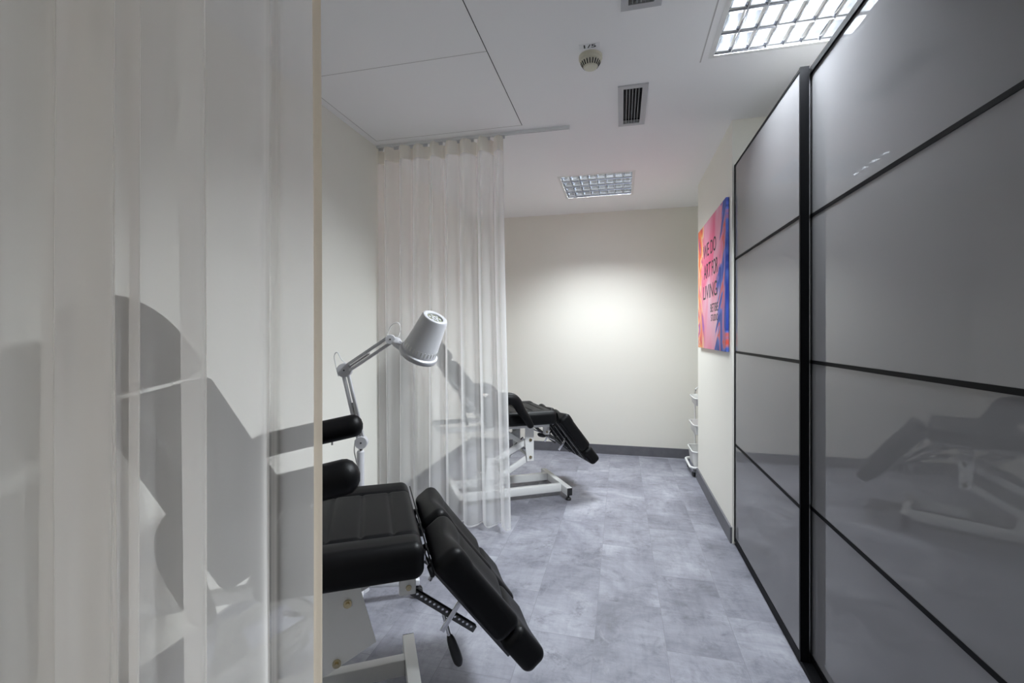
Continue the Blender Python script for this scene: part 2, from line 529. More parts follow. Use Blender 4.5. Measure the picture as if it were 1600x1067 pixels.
# ceiling with openings for the lights and vents
LIGHTS = {'far': (-0.515, 0.105, 3.872, 4.50), 'near': (0.425, 1.045, 1.742, 2.362), 'added_fill': (-0.95, -0.33, -1.05, -0.43)}
VENTS = [(0.015, 0.115, 2.555, 2.975), (0.03, 0.13, 1.475, 1.905)]
holes = list(LIGHTS.values()) + VENTS
xs = sorted({XL, XR, *[h[0] for h in holes], *[h[1] for h in holes]})
ys = sorted({YF, YB, *[h[2] for h in holes], *[h[3] for h in holes]})
bm = bmesh.new()
vc = {}
def cv(x, y, z):
    k = (round(x, 5), round(y, 5), round(z, 5))
    if k not in vc: vc[k] = bm.verts.new((x, y, z))
    return vc[k]
solid = {}
for i in range(len(xs) - 1):
    for j in range(len(ys) - 1):
        cx_, cy_ = (xs[i] + xs[i + 1]) / 2, (ys[j] + ys[j + 1]) / 2
        solid[i, j] = not any(h[0] < cx_ < h[1] and h[2] < cy_ < h[3] for h in holes)
T = 0.015
for (i, j), s in solid.items():
    if not s: continue
    x0, x1, y0, y1 = xs[i], xs[i + 1], ys[j], ys[j + 1]
    bm.faces.new((cv(x0, y0, H), cv(x0, y1, H), cv(x1, y1, H), cv(x1, y0, H)))
    bm.faces.new((cv(x0, y0, H + T), cv(x1, y0, H + T), cv(x1, y1, H + T), cv(x0, y1, H + T)))
    for di, dj, a, b in ((-1, 0, (x0, y0), (x0, y1)), (1, 0, (x1, y1), (x1, y0)), (0, -1, (x1, y0), (x0, y0)), (0, 1, (x0, y1), (x1, y1))):
        if not solid.get((i + di, j + dj), False):
            bm.faces.new((cv(*a, H), cv(*b, H), cv(*b, H + T), cv(*a, H + T)))
ceil = struct(link_mesh('ceiling', bm, M['ceiling']), 'white plastered ceiling with panel joints', 'ceiling')
def joint(name, lo, hi, mat):
    return struct(box_obj(name, (lo[0], lo[1], H - 0.0006), (hi[0], hi[1], H + 0.0002), mat))
joint('trim_1', (-0.6185, 0.3, 0), (-0.6145, 2.855, 0), M['joint'])
joint('trim_2', (-1.65, 2.852, 0), (-0.6145, 2.856, 0), M['joint_soft'])
joint('trim_3', (-1.65, 2.068, 0), (-0.6185, 2.0715, 0), M['joint_soft'])
joint('trim_4', (-1.652, 0.3, 0), (-1.648, 2.856, 0), M['joint_soft'])
joint('trim_5', (0.378, 1.70, 0), (0.384, 2.40, 0), M['joint_soft'])

# ------------------------------------------------------------------ ceiling lights (louvred fluorescent troffers)
def ceiling_light(key, label):
    x0, x1, y0, y1 = LIGHTS[key]
    cx, cy = (x0 + x1) / 2, (y0 + y1) / 2
    t = thing('ceiling_light', label, 'ceiling light', (cx, cy, H), 0, 'louvred ceiling lights')
    w, d = (x1 - x0) / 2, (y1 - y0) / 2
    bm = bmesh.new()
    fw = 0.022
    for lo, hi in (((-w - 0.012, -d - 0.012), (w + 0.012, -d + fw - 0.012)), ((-w - 0.012, d - fw + 0.012), (w + 0.012, d + 0.012)),
                   ((-w - 0.012, -d + fw - 0.012), (-w + fw - 0.012, d - fw + 0.012)), ((w - fw + 0.012, -d + fw - 0.012), (w + 0.012, d - fw + 0.012))):
        add_box(bm, (lo[0], lo[1], -0.002), (hi[0], hi[1], 0.0))
    link_mesh('frame', bm, M['white_metal'], t)
    # housing: box open at the bottom
    bm = bmesh.new()
    Z = 0.12
    a, b = w - 0.006, d - 0.006
    add_box(bm, (-a, -b, Z), (a, b, Z + 0.004))
    add_box(bm, (-a - 0.004, -b - 0.004, 0.001), (-a, b + 0.004, Z + 0.004)); add_box(bm, (a, -b - 0.004, 0.001), (a + 0.004, b + 0.004, Z + 0.004))
    add_box(bm, (-a, -b - 0.004, 0.001), (a, -b, Z + 0.004)); add_box(bm, (-a, b, 0.001), (a, b + 0.004, Z + 0.004))
    link_mesh('housing', bm, M['white_metal'], t)
    # louvre: wedge reflectors along X between the tubes, curved cross blades along Y
    nx, ny = 8, 4
    a, b = w - 0.0095, d - 0.0095
    zt, zb = 0.072, 0.0
    blade = 0.20 if key == 'near' else 0.34
    bm = bmesh.new()
    prof = [(0.0, 0.0012), (0.25, 0.003), (0.5, 0.0075), (0.75, 0.0145), (1.0, 0.025)]
    for j in range(ny + 1):
        yy = -b + 2 * b * j / ny
        rings = []
        pts = [(-h_, zb + (zt - zb) * s) for s, h_ in prof[::-1]] + [(h_, zb + (zt - zb) * s) for s, h_ in prof]
        for x in (-a, a):
            rings.append([bm.verts.new((x, max(-b - 0.004, min(b + 0.004, yy + py)), pz)) for py, pz in pts])
        for k in range(len(pts) - 1):
            bm.faces.new((rings[0][k], rings[0][k + 1], rings[1][k + 1], rings[1][k]))
    for i in range(nx + 1):
        xx = -a + 2 * a * i / nx
        prof2 = [(0.0, 0.0009), (0.4, 0.0022), (0.75, 0.006), (1.0, 0.012)]
        pts = [(-h_, zb + (zt - zb) * s * blade) for s, h_ in prof2[::-1]] + [(h_, zb + (zt - zb) * s * blade) for s, h_ in prof2]
        for j in range(ny):
            ya, yb = -b + 2 * b * j / ny + 0.001, -b + 2 * b * (j + 1) / ny - 0.001
            rings = []
            for q in range(7):
                yq = ya + (yb - ya) * q / 6
                sag = 1.0 - 0.45 * (1 - (2 * q / 6 - 1) ** 2)    # the blade is cut lower under the tube
                rings.append([bm.verts.new((max(-a - 0.003, min(a + 0.003, xx + px_)), yq, zb + (pz - zb) * (0.55 + 0.45 * sag))) for px_, pz in pts])
            for r0, r1 in zip(rings, rings[1:]):
                for k in range(len(pts) - 1):
                    bm.faces.new((r0[k], r0[k + 1], r1[k + 1], r1[k]))
    lo = link_mesh('louvre', bm, M['alu'], t, smooth=True)
    for j in range(ny):
        yy = -b + 2 * b * (j + 0.5) / ny
        tube_obj('tube', [(-a + 0.012, yy, 0.097), (a - 0.012, yy, 0.097)], 0.013, M['tube'], t, 14)
        ld = bpy.data.lights.new('tube_light', 'AREA')
        ld.shape = 'RECTANGLE'; ld.size = 2 * a - 0.03; ld.size_y = 0.026
        ld.spread = math.radians(LAMP_SPREAD[key]); ld.energy = LAMP_WATTS[key]; ld.color = LAMP_COLOR
        lo_ = bpy.data.objects.new('tube_light', ld)
        lo_.location = (0, yy, 0.077)
        lo_.parent = t
        COL.objects.link(lo_)
    return t
ceiling_light('far', 'louvred square ceiling light at the far end, near the back wall')
ceiling_light('near', 'bright louvred square ceiling light above the wardrobe')
ceiling_light('added_fill', 'louvred square ceiling light added behind the viewer, unseen, to front-light the near curtain')  # added unseen fixture, brightens the near curtain from the front

# ------------------------------------------------------------------ ceiling vents
def air_vent(rect, label):
    x0, x1, y0, y1 = rect
    t = thing('ceiling_vent', label, 'air vent', ((x0 + x1) / 2, (y0 + y1) / 2, H), 0, 'slatted ceiling vents')
    w, d = (x1 - x0) / 2, (y1 - y0) / 2
    bm = bmesh.new(); f = 0.03
    for lo, hi in (((-w - f, -d - f), (w + f, -d)), ((-w - f, d), (w + f, d + f)), ((-w - f, -d), (-w, d)), ((w, -d), (w + f, d))):
        add_box(bm, (lo[0], lo[1], -0.008), (hi[0], hi[1], 0.0))
    link_mesh('frame', bm, M['vent_paint'], t)
    bm = bmesh.new(); zz = 0.055
    add_box(bm, (-w, -d, zz), (w, d, zz + 0.003))
    for lo, hi in (((-w - 0.003, -d - 0.003), (-w, d + 0.003)), ((w, -d - 0.003), (w + 0.003, d + 0.003)), ((-w, -d - 0.003), (w, -d)), ((-w, d), (w, d + 0.003))):
        add_box(bm, (lo[0], lo[1], 0.0), (hi[0], hi[1], zz + 0.003))
    link_mesh('duct_box', bm, M['hole'], t)
    bm = bmesh.new()
    for k in range(1, 6):
        x = -w + 2 * w * k / 6
        add_box(bm, (x - 0.0012, -d, -0.004), (x + 0.0012, d, 0.010))
    link_mesh('slats', bm, M['alu_matt'], t)
    bm = bmesh.new()
    nrow = 22
    for k in range(1, nrow):
        y = -d + 2 * d * k / nrow
        add_box(bm, (-w, y - 0.001, 0.013), (w, y + 0.001, 0.026))
    link_mesh('cross_slats', bm, M['slat_dark'], t)
air_vent(VENTS[0], 'grey slatted ceiling vent beyond the smoke detector')
air_vent(VENTS[1], 'grey slatted ceiling vent nearest the viewer, cut by the top edge')

# ------------------------------------------------------------------ smoke detector and its number tag
t = thing('smoke_detector', 'ivory dome smoke detector on the ceiling below the number tag', 'smoke detector', (-0.142, 2.225, H))
lathe_obj('base', [(0, 0.0), (0, 0.056), (0.014, 0.056), (0.017, 0.053), (0.017, 0.0)], (0, 0, 0), (0, 0, -1), M['ivory_plastic'], t, 40)
lathe_obj('body', [(0.017, 0.0), (0.017, 0.052), (0.026, 0.051), (0.030, 0.047), (0.052, 0.034), (0.056, 0.030), (0.058, 0.0)], (0, 0, 0), (0, 0, -1), M['ivory_plastic'], t, 40)
bm = bmesh.new()
for k in range(20):
    a = 2 * math.pi * k / 20
    ca, sa = math.cos(a), math.sin(a)
    for (r0, z0), (r1, z1) in [((0.0470, -0.031), (0.0352, -0.0505))]:
        c0, c1 = Vector((ca * r0, sa * r0, z0)), Vector((ca * r1, sa * r1, z1))
        add_bar(bm, c0, c1, 0.0045, 0.003, up=Vector((ca, sa, -0.6)))
link_mesh('slots', bm, M['hole'], t)
t = thing('number_tag', 'small white sticker reading 1/5 on the ceiling beside the smoke detector', 'sticker', (-0.142, 2.142, H))
box_obj('sticker', (-0.048, -0.018, -0.0012), (0.048, 0.018, 0.0), M['paper'], t)
text_obj('lettering', '1/5', 0.024, 0.056, axes((-0.026, 0.012, -0.0012), (1, 0, 0), (0, -1, 0), (0, 0, -1)), M['ink'], t, 0.012)

# ------------------------------------------------------------------ sliding wardrobe
WH = 2.36
t = thing('sliding_wardrobe', 'tall sliding-door wardrobe with glossy grey-white glass and black frames', 'wardrobe', (0, 0, 0))
Y0, Y1 = 0.99, 3.075
bm = bmesh.new()
add_box(bm, (0.765, Y0, 0.0), (1.37, Y0 + 0.018, WH - 0.01)); add_box(bm, (0.765, Y1 - 0.018, 0.0), (1.37, Y1, WH - 0.01))
add_box(bm, (0.765, Y0 + 0.018, WH - 0.03), (1.37, Y1 - 0.018, WH - 0.01)); add_box(bm, (0.765, Y0 + 0.018, 0.0), (1.37, Y1 - 0.018, 0.06))
add_box(bm, (1.36, Y0 + 0.018, 0.06), (1.37, Y1 - 0.018, WH - 0.03))
link_mesh('carcass', bm, M['carcass'], t)
box_obj('bottom_rail', (0.692, Y0, 0.0), (0.765, Y1, 0.022), M['door_frame'], t)
box_obj('top_rail', (0.722, Y0, WH - 0.028), (0.765, Y1, WH - 0.004), M['door_frame'], t)
def sliding_door(xf, ya, yb, thick, zb, zt, lip):
    d = bpy.data.objects.new('sliding_door', None); COL.objects.link(d); d.parent = t
    bm = bmesh.new()
    x1 = xf + thick
    sw = 0.012
    # side stiles
    add_box(bm, (xf - lip, ya, zb), (x1, ya + sw, zt)); add_box(bm, (xf - lip, yb - sw, zb), (x1, yb, zt))
    add_box(bm, (xf, ya + sw, zt - 0.012), (x1, yb - sw, zt)); add_box(bm, (xf, ya + sw, zb), (x1, yb - sw, zb + 0.028))
    q = [zb + 0.028 + (zt - 0.012 - zb - 0.028) * k / 4 for k in range(5)]
    for z in q[1:4]:
        add_box(bm, (xf, ya + sw, z - 0.007), (x1 - 0.004, yb - sw, z + 0.007))
    link_mesh('door_frame', bm, M['door_frame'], d)
    for k in range(4):
        z0 = q[k] + (0.007 if k else 0.0); z1 = q[k + 1] - (0.007 if k < 3 else 0.0)
        box_obj('glass_panel', (xf + 0.002, ya + sw, z0), (xf + 0.010, yb - sw, z1), M['glass'], d)
    return d
far_door = sliding_door(0.688, 2.002, 3.073, 0.030, 0.024, WH, 0.002)
near_door = sliding_door(0.728, 1.005, 2.05, 0.030, 0.024, WH + 0.002, 0.002)
box_obj('edge_trim', (0.7165, 1.9995, 0.03), (0.7195, 2.002, WH - 0.004), M['chrome'], far_door)

# ------------------------------------------------------------------ canvas
cy0, cy1, cz0, cz1 = 3.161, 4.228, 1.196, 2.190
cxf = 0.6558
t = thing('canvas_picture', 'square poured-paint canvas in pink, blue and orange with black slogan', 'picture', (cxf, (cy0 + cy1) / 2, (cz0 + cz1) / 2))
hw, hh = (cy1 - cy0) / 2, (cz1 - cz0) / 2
box_obj('canvas', (0, -hw, -hh), (PIER_X - cxf - 0.003, hw, hh), M['canvas'], t, 0.003)
def slogan(body, ya, yb, za, zb, bold=0.0):
    mt = axes((-0.0003, ya - (cy0 + cy1) / 2, za - (cz0 + cz1) / 2), (0, -1, 0), (0, 0, 1), (-1, 0, 0))
    o = text_obj('lettering', body, zb - za, ya - yb, mt, M['ink'], t, bold)
    return o
slogan('WE', 3.975, 3.735, 1.914, 2.018, 0.004)
slogan('DO', 3.672, 3.467, 1.910, 2.013, 0.004)
slogan('ART', 3.945, 3.665, 1.748, 1.860, 0.004)
slogan('FOR', 3.622, 3.408, 1.743, 1.855, 0.004)
slogan('LIVING', 3.975, 3.435, 1.585, 1.692, 0.004)
slogan('BETIBE', 3.674, 3.397, 1.474, 1.534, 0.0)
slogan('STUDIO', 3.656, 3.399, 1.406, 1.454, 0.0)

# ------------------------------------------------------------------ curtains and rails
def curtain_sheet(path, z0, z1, nz, mat, name, parent, morph=None, x_at=None):
    """path: list of Vector (x, y); morph(i/n, s) -> (dx, dy) with s = 0 at the top, 1 at the hem"""
    bm = bmesh.new()
    npt = len(path)
    zs = [z1 + (z0 - z1) * k / nz for k in range(nz + 1)]
    rows = []
    for k, z in enumerate(zs):
        s = k / nz
        row = []
        for i, q in enumerate(path):
            u = i / (npt - 1)
            dx, dy = morph(u, (z1 - z) / (TOP - 0.03)) if morph else (0, 0)
            row.append(bm.verts.new((q.x + dx, q.y + dy, z)))
        rows.append(row)
    for a, b in zip(rows, rows[1:]):
        for i in range(npt - 1):
            bm.faces.new((a[i], a[i + 1], b[i + 1], b[i]))
    return link_mesh(name, bm, mat, parent, smooth=True)
TOP = 2.624

def curtain_rail(y, label, xa, xb):
    t = thing('curtain_rail', label, 'curtain rail', ((xa + xb) / 2, y, H), 0, 'ceiling curtain rails')
    w = (xb - xa) / 2
    bm = bmesh.new()
    add_box(bm, (-w, -0.011, -0.004), (w, 0.011, 0.0)); add_box(bm, (-w, -0.011, -0.016), (w, -0.0085, -0.004)); add_box(bm, (-w, 0.0085, -0.016), (w, 0.011, -0.004))
    add_box(bm, (-w, -0.011, -0.018), (w, -0.004, -0.016)); add_box(bm, (-w, 0.004, -0.018), (w, 0.011, -0.016))
    link_mesh('channel', bm, M['rail'], t)
    box_obj('end_cap', (w, -0.012, -0.022), (w + 0.006, 0.012, 0.0), M['rail'], t)
curtain_rail(2.935, 'short white rail on the ceiling above the far curtain', -1.69, -0.325)
curtain_rail(0.53, 'white ceiling rail carrying the near curtain', -1.69, -0.32)

# far curtain
YC = 2.935
t = thing('sheer_curtain', 'white sheer curtain drawn beside the far black treatment chair', 'curtain', (-1.2, YC, 0), 0, 'sheer cubicle curtains')
def far_path():
    ctrl = []
    x0, x1, nf = -1.685, -0.762, 8
    rnd = random.Random(3)
    for k in range(nf * 4 + 1):
        ph = k / 4
        x = x0 + (x1 - x0) * k / (nf * 4)
        amp = 0.038 + 0.014 * rnd.random()
        s = math.sin(2 * math.pi * ph)
        c2 = math.sin(4 * math.pi * ph) * 0.006
        skew = (0.020 if (int(ph) in (2, 5)) else 0.009) * math.cos(2 * math.pi * ph)
        ctrl.append(Vector((x + skew + c2 + rnd.uniform(-.006, .006) if 0 < k < nf * 4 else x, YC + amp * s, 0)))
    return spline(ctrl, 7)
fp = far_path()
FOFF = Vector((-1.2, YC, 0))
fpl = [q - FOFF for q in fp]
def far_morph(u, s):
    dx = 0.072 * s ** 1.5 * u ** 2.2 + 0.010 * s * math.sin(9 * u + 1.3)
    dy = 0.020 * s * math.sin(7 * u + 0.5) + 0.018 * s * s * math.sin(23 * u) - 0.05 * s ** 3 * u ** 6
    return dx, dy
curtain_sheet(fpl, 0.045, TOP - 0.095, 40, M['voile_far'], 'drape', t, lambda u, s: far_morph(u, s))
curtain_sheet(fpl, TOP - 0.095, TOP, 3, M['voile_head'], 'heading_tape', t, None)
curtain_sheet(fpl, 0.032, 0.045, 1, M['voile_seam'], 'bottom_hem', t, lambda u, s: far_morph(u, 1.0))
bm = bmesh.new()
edge = [fpl[-1] + Vector((*far_morph(1.0, s / 30), 0)) + Vector((0, 0, TOP - (TOP - 0.032) * s / 30)) for s in range(31)]
for a, b in zip(edge, edge[1:]):
    v = [bm.verts.new(q) for q in (a - Vector((0.010, 0, 0)), a + Vector((0.001, 0.002, 0)), b + Vector((0.001, 0.002, 0)), b - Vector((0.010, 0, 0)))]
    bm.faces.new(v)
link_mesh('side_hem', bm, M['voile_seam'], t)
for k in range(9):
    i = min(len(fpl) - 1, int((k + 0.25) / 8.3 * (len(fpl) - 1)))
    q = fpl[i]
    box_obj('glider', (q.x - 0.016, -0.004, TOP - 0.012), (q.x + 0.016, 0.004, H - 0.0185), M['white_plastic'], t)

# near curtain
YN = 0.53
NOFF = Vector((-0.7, YN, 0))
t = thing('sheer_curtain', 'white sheer curtain filling the left foreground, in front of the near chair', 'curtain', (-0.7, YN, 0), 0, 'sheer cubicle curtains')
near_ctrl = [(-.392, .535), (-.415, .537), (-.440, .536), (-.453, .533), (-.4600, .525), (-.4645, .5205), (-.4685, .525), (-.477, .532), (-.497, .534), (-.53, .533), (-.57, .531), (-.605, .530),
             (-.620, .528), (-.6220, .524), (-.617, .522), (-.600, .521), (-.584, .520), (-.5795, .516), (-.583, .512), (-.600, .511), (-.63, .511), (-.66, .511), (-.69, .510),
             (-.711, .508), (-.7135, .5045), (-.710, .502), (-.700, .501), (-.6965, .498), (-.699, .495), (-.715, .494), (-.740, .493), (-.80, .492), (-.86, .491),
             (-.885, .489), (-.887, .485), (-.880, .483), (-.80, .482), (-.75, .480), (-.7395, .478), (-.7385, .474), (-.745, .471), (-.79, .470), (-.816, .469),
             (-.8215, .466), (-.816, .463), (-.78, .462), (-.757, .461), (-.7545, .458), (-.760, .455), (-.80, .454), (-.86, .453), (-.886, .451), (-.8885, .447), (-.884, .444),
             (-.865, .443), (-.858, .441), (-.862, .438), (-.90, .437), (-.95, .437), (-.985, .438), (-1.02, .44)]
near_ctrl += [(x * YN / y, y) for x, y in [(-.90, .45), (-.95, .48), (-1.00, .53), (-1.06, .56), (-1.12, .545), (-1.20, .515), (-1.25, .505), (-1.30, .530), (-1.35, .552), (-1.40, .530), (-1.45, .505), (-1.50, .525), (-1.56, .550), (-1.62, .53), (-1.68, .53)]]
npth = spline([Vector((a * b / YN, b, 0)) - NOFF for a, b in near_ctrl], 6)
def near_morph(u, s):
    m = s - 0.45
    dx = 0.022 * m * (1 - u) ** 3 - 0.020 * m * math.exp(-((u - 0.36) / 0.05) ** 2) - 0.02 * m * math.exp(-((u - 0.72) / 0.06) ** 2)
    dx += 0.003 * math.sin(5 * s + 20 * u)
    return dx, 0.004 * math.sin(4 * s + 30 * u)
curtain_sheet(npth, 0.04, TOP - 0.095, 36, M['voile'], 'drape', t, near_morph)
curtain_sheet(npth, TOP - 0.095, TOP, 3, M['voile_head'], 'heading_tape', t, lambda u, s: near_morph(u, 0))
bm = bmesh.new()
hp = [Vector((0.0005, 0.001, 0)), Vector((-0.0055, -0.0012, 0)), Vector((-0.0125, 0.0006, 0))]
prev = None
for k in range(41):
    s = k / 40
    z = TOP + (0.04 - TOP) * s
    dx, dy = near_morph(0.0, s * (TOP - 0.04) / (TOP - 0.03))
    ring = [bm.verts.new(npth[0] + q + Vector((dx, dy - 0.001, z))) for q in hp]
    if prev:
        for i in range(2): bm.faces.new((prev[i], prev[i + 1], ring[i + 1], ring[i]))
    prev = ring
he = link_mesh('side_hem', bm, M['voile_hem'], t, smooth=True)
he['label'] = 'beige folded side hem'
for k in range(9):
    x = -0.40 - 1.26 * k / 8 + 0.7
    box_obj('glider', (x - 0.016, -0.004, TOP - 0.012), (x + 0.016, 0.004, H - 0.0185), M['white_plastic'], t)

# ------------------------------------------------------------------ treatment chairs (local x = towards the feet, y = away from the viewer)
def treatment_chair(label, loc, rotz, ds, dz, back_deg, back_ds, arm_path, plate, pins, lever):
    t = thing('treatment_chair', label, 'treatment chair', loc, rotz, 'black pedicure chairs')
    L = M['leather']
    # --- base: two long rails, two cross bars, feet
    for sx in (0.0, -0.86):
        b_ = bar_obj('cross_bar', (sx, -0.278, 0.07), (sx, 0.278, 0.07), 0.045, 0.06, M['white_metal'], t)
        for sy in (-1, 1):
            bar_obj('end_cap', (sx, sy * 0.2785, 0.07), (sx, sy * 0.2815, 0.07), 0.043, 0.058, M['black_plastic'], b_)
            lathe_obj('foot', [(0, 0.0), (0, 0.021), (0.010, 0.023), (0.018, 0.018), (0.020, 0.008), (0.042, 0.008)], (sx, sy * 0.255, 0.0), (0, 0, 1), M['black_plastic'], b_, 20)
    for sy in (-1, 1):
        bar_obj('base_rail', (-0.023, sy * 0.15, 0.07), (-0.837, sy * 0.15, 0.07), 0.04, 0.06, M['white_metal'], t)
    # --- lift: rear gusset plates, parallel arms, front brackets
    A1, A2 = [Vector((x + ds, 0, z + dz)) for x, z in pins]
    B1, B2 = Vector((-0.60, 0, 0.315)), Vector((-0.60, 0, 0.165))
    for sy in (-1, 1):
        y = sy * 0.15
        out = [(-0.66, 0.10), (-0.50, 0.10), (-0.575, 0.35), (-0.635, 0.35)]
        prism_obj('gusset_plate', out, 0.006, axes((0, y + 0.003, 0), (1, 0, 0), (0, 0, 1), (0, -1, 0)), M['white_metal'], t)
        out = [(x + ds, z + dz) for x, z in plate]
        br = prism_obj('lift_bracket', out, 0.006, axes((0, y + sy * 0.018, 0), (1, 0, 0), (0, 0, 1), (0, -1, 0)), M['white_metal'], t)
        for q in (A1, A2):
            lathe_obj('bolt', [(-0.004, 0.0), (-0.004, 0.017), (0.001, 0.017), (0.003, 0.012), (0.010, 0.012), (0.010, 0.006), (0.016, 0.006), (0.016, 0.0)], (q.x, y + sy * 0.020, q.z), (0, sy, 0), M['brass'], br, 16)
        for a, b in ((A1, B1), (A2, B2)):
            bar_obj('lift_arm', (a.x, y - sy * 0.0, a.z), (b.x, y, b.z), 0.02, 0.045, M['white_metal'], t)
        bar_obj('brace', (-0.42 + ds, y - sy * 0.025, 0.575 + dz), (A2.x + 0.01, y - sy * 0.025, A2.z + 0.06), 0.02, 0.035, M['white_metal'], t)
    tube_obj('cross_rod', [(A2.x, -0.15, A2.z), (A2.x, 0.15, A2.z)], 0.012, M['white_metal'], t)
    # drive motor under the seat
    tube_obj('lift_motor', [(-0.52, 0, 0.17), (-0.36 + ds * .6, 0, 0.34 + dz)], [0.036, 0.036], M['white_metal'], t, 18)
    tube_obj('motor_rod', [(-0.36 + ds * .6, 0, 0.34 + dz), (A1.x, 0, A1.z - 0.02)], 0.012, M['chrome'], t)
    # side plate low on the viewer's side
    # --- seat frame
    for sy in (-1, 1):
        bar_obj('seat_rail', (-0.02 + ds, sy * 0.17, 0.59 + dz), (-0.90 + ds, sy * 0.17, 0.59 + dz), 0.03, 0.036, M['white_metal'], t)
    for sx in (-0.05, -0.47, -0.885):
        bar_obj('seat_cross_bar', (sx + ds, -0.155, 0.59 + dz), (sx + ds, 0.155, 0.59 + dz), 0.03, 0.03, M['white_metal'], t)
    # --- seat
    def g(v, w): return math.exp(-(v / w) ** 2)
    def seat_disp(x, y):
        q = 0.0
        s = x - 0.22
        for yy in (-0.195, 0.195): q -= 0.007 * g(y - yy, 0.006)
        inside = 1 / (1 + math.exp((abs(y) - 0.19) / 0.006))
        for xx in (-0.08, -0.175, -0.27, -0.365): q -= 0.008 * g(s - xx, 0.006) * inside
        q += 0.006 * (1 - inside) * (1 - g(abs(y) - 0.195, 0.03))
        return q
    seat = pad_obj('seat', (0.44, 0.60, 0.10), 0.030, Matrix.Translation((-0.22 + ds, 0, 0.66 + dz)), L, t, seat_disp, 0.006)
    # --- backrest and headrest
    th = math.radians(back_deg)
    bdir = Vector((-math.cos(th), 0, math.sin(th))); bn = Vector((math.sin(th), 0, math.cos(th)))
    p0 = Vector((-0.425 + ds + back_ds, 0, 0.695 + dz))
    def bmat(u0, lift):                   # pad centre at u0 along the back, its face 'lift' above the front line
        return axes(p0 + bdir * u0 + bn * lift, bdir, Vector((0, 1, 0)), bn)
    def back_disp(x, y):
        q = 0.0
        for yy in (-0.195, 0.195): q -= 0.007 * g(y - yy, 0.007)
        inside = 1 / (1 + math.exp((abs(y) - 0.19) / 0.006))
        for xx in (-0.17, -0.06, 0.05, 0.16): q -= 0.006 * g(x - xx, 0.007) * inside
        return q
    pad_obj('backrest', (0.545, 0.60, 0.09), 0.030, bmat(0.2725, -0.045), L, t, back_disp, 0.009)
    W, Hh = 0.30, 0.285
    out = [(0.0, -W + 0.02), (0.0, W - 0.02), (0.02, W)]
    for k in range(0, 25):
        a = math.radians(90 - 180 * k / 24)
        out.append((0.06 + (Hh - 0.06) * max(0.0, math.cos(a)) ** 0.8, W * math.copysign(abs(math.sin(a)) ** 0.92, math.sin(a))))
    out += [(0.02, -W)]
    prism_obj('headrest', out, 0.095, bmat(0.566, -0.09), L, t, 0.026, 4)
    for sy in (-0.1, 0.1):
        q = p0 + bdir * 0.50 - bn * 0.045 + Vector((0, sy, 0))
        bar_obj('headrest_bracket', q, q + bdir * 0.12, 0.02, 0.008, M['chrome'], t, 0.001, bn)
    bar_obj('seat_flap', (0.006 + ds, 0, 0.695 + dz), (0.028 + ds, 0, 0.615 + dz), 0.56, 0.004, L, t, 0.001, Vector((1, 0, 0.3)))
    # frame and struts behind the back
    for sy in (-1, 1):
        a = p0 + bdir * 0.0 - bn * 0.10 + Vector((0, sy * 0.17, 0)); b = p0 + bdir * 0.45 - bn * 0.10 + Vector((0, sy * 0.17, 0))
        bar_obj('back_rail', a, b, 0.03, 0.016, M['white_metal'], t, up=bn)
    a = p0 + bdir * 0.30 - bn * 0.11
    bar_obj('back_cross_bar', a + Vector((0, -0.16, 0)), a + Vector((0, 0.16, 0)), 0.025, 0.02, M['white_metal'], t)
    foot = Vector((-0.66 + ds, -0.06, 0.60 + dz))
    st = tube_obj('gas_strut', [foot, foot + (a + Vector((0, -0.06, 0)) - foot) * 0.62], 0.011, M['black_plastic'], t)
    tube_obj('strut_rod', [foot + (a + Vector((0, -0.06, 0)) - foot) * 0.60, a + Vector((0, -0.06, 0))], 0.006, M['chrome'], st)
    # --- armrests: L-shaped padded bars
    for sy in (-1, 1):
        pts = spline([Vector((x + ds, sy * (0.345 - (0.012 if z < 0.66 else 0.0)), z + dz)) for x, z in arm_path], 6)
        k = len(pts)
        ra, rb = [], []
        for i in range(k):
            u = i / (k - 1)
            taper = 1.0 if u < 0.55 else 1.0 - 0.45 * (u - 0.55) / 0.45
            ra.append(0.043 * (1 - 0.35 * (1 - taper) / 0.45)); rb.append(0.046 * taper)
        ar = tube_obj('armrest', pts, ra, L, t, 20, ry=rb, up=Vector((0, 0, 1)) if False else Vector((0.3, 0, 1)).cross(Vector((0, 1, 0))).cross(Vector((0, 1, 0))) if False else Vector((0.35, 0, 1)), round_end=True)
        q = pts[int(k * 0.12)]
        tube_obj('arm_pin', [q + Vector((0, 0, -0.038)), q + Vector((0, 0, -0.058))], 0.004, M['chrome'], ar, 10)
    # --- leg rests
    dl = math.radians(52)
    d = Vector((math.cos(dl), 0, -math.sin(dl))); nn = Vector((math.sin(dl), 0, math.cos(dl)))
    hinge = Vector((0.017 + ds, 0, 0.637 + dz))
    for sy in (-1, 1):
        y = sy * 0.155
        def lm(u, lift): return axes(hinge + Vector((0, y, 0)) + d * u + nn * lift, d, Vector((0, -1, 0)) * -1, nn)
        def leg_disp(x, yy):
            q = -0.016 * g(yy, 0.07)
            q += 0.006 * g(x + 0.125, 0.05)
            return q - 0.006 * g(x + 0.075, 0.010) * g(yy, 0.10)
        lr = pad_obj('leg_rest', (0.335, 0.288, 0.092), 0.028, lm(0.1675, 0.046), L, t, leg_disp, 0.008)
        def foot_disp(x, yy): return -0.008 * g(yy, 0.08)
        pad_obj('foot_pad', (0.145, 0.280, 0.086), 0.028, lm(0.41, 0.043), L, lr, foot_disp, 0.009)
        bm = bmesh.new()
        for oy in (-0.07, 0.07):
            q = hinge + Vector((0, y + oy, 0)) - nn * 0.008
            add_bar(bm, q + d * 0.02, q + d * 0.42, 0.022, 0.012, nn)
        link_mesh('leg_rail', bm, M['steel_dark'], lr)
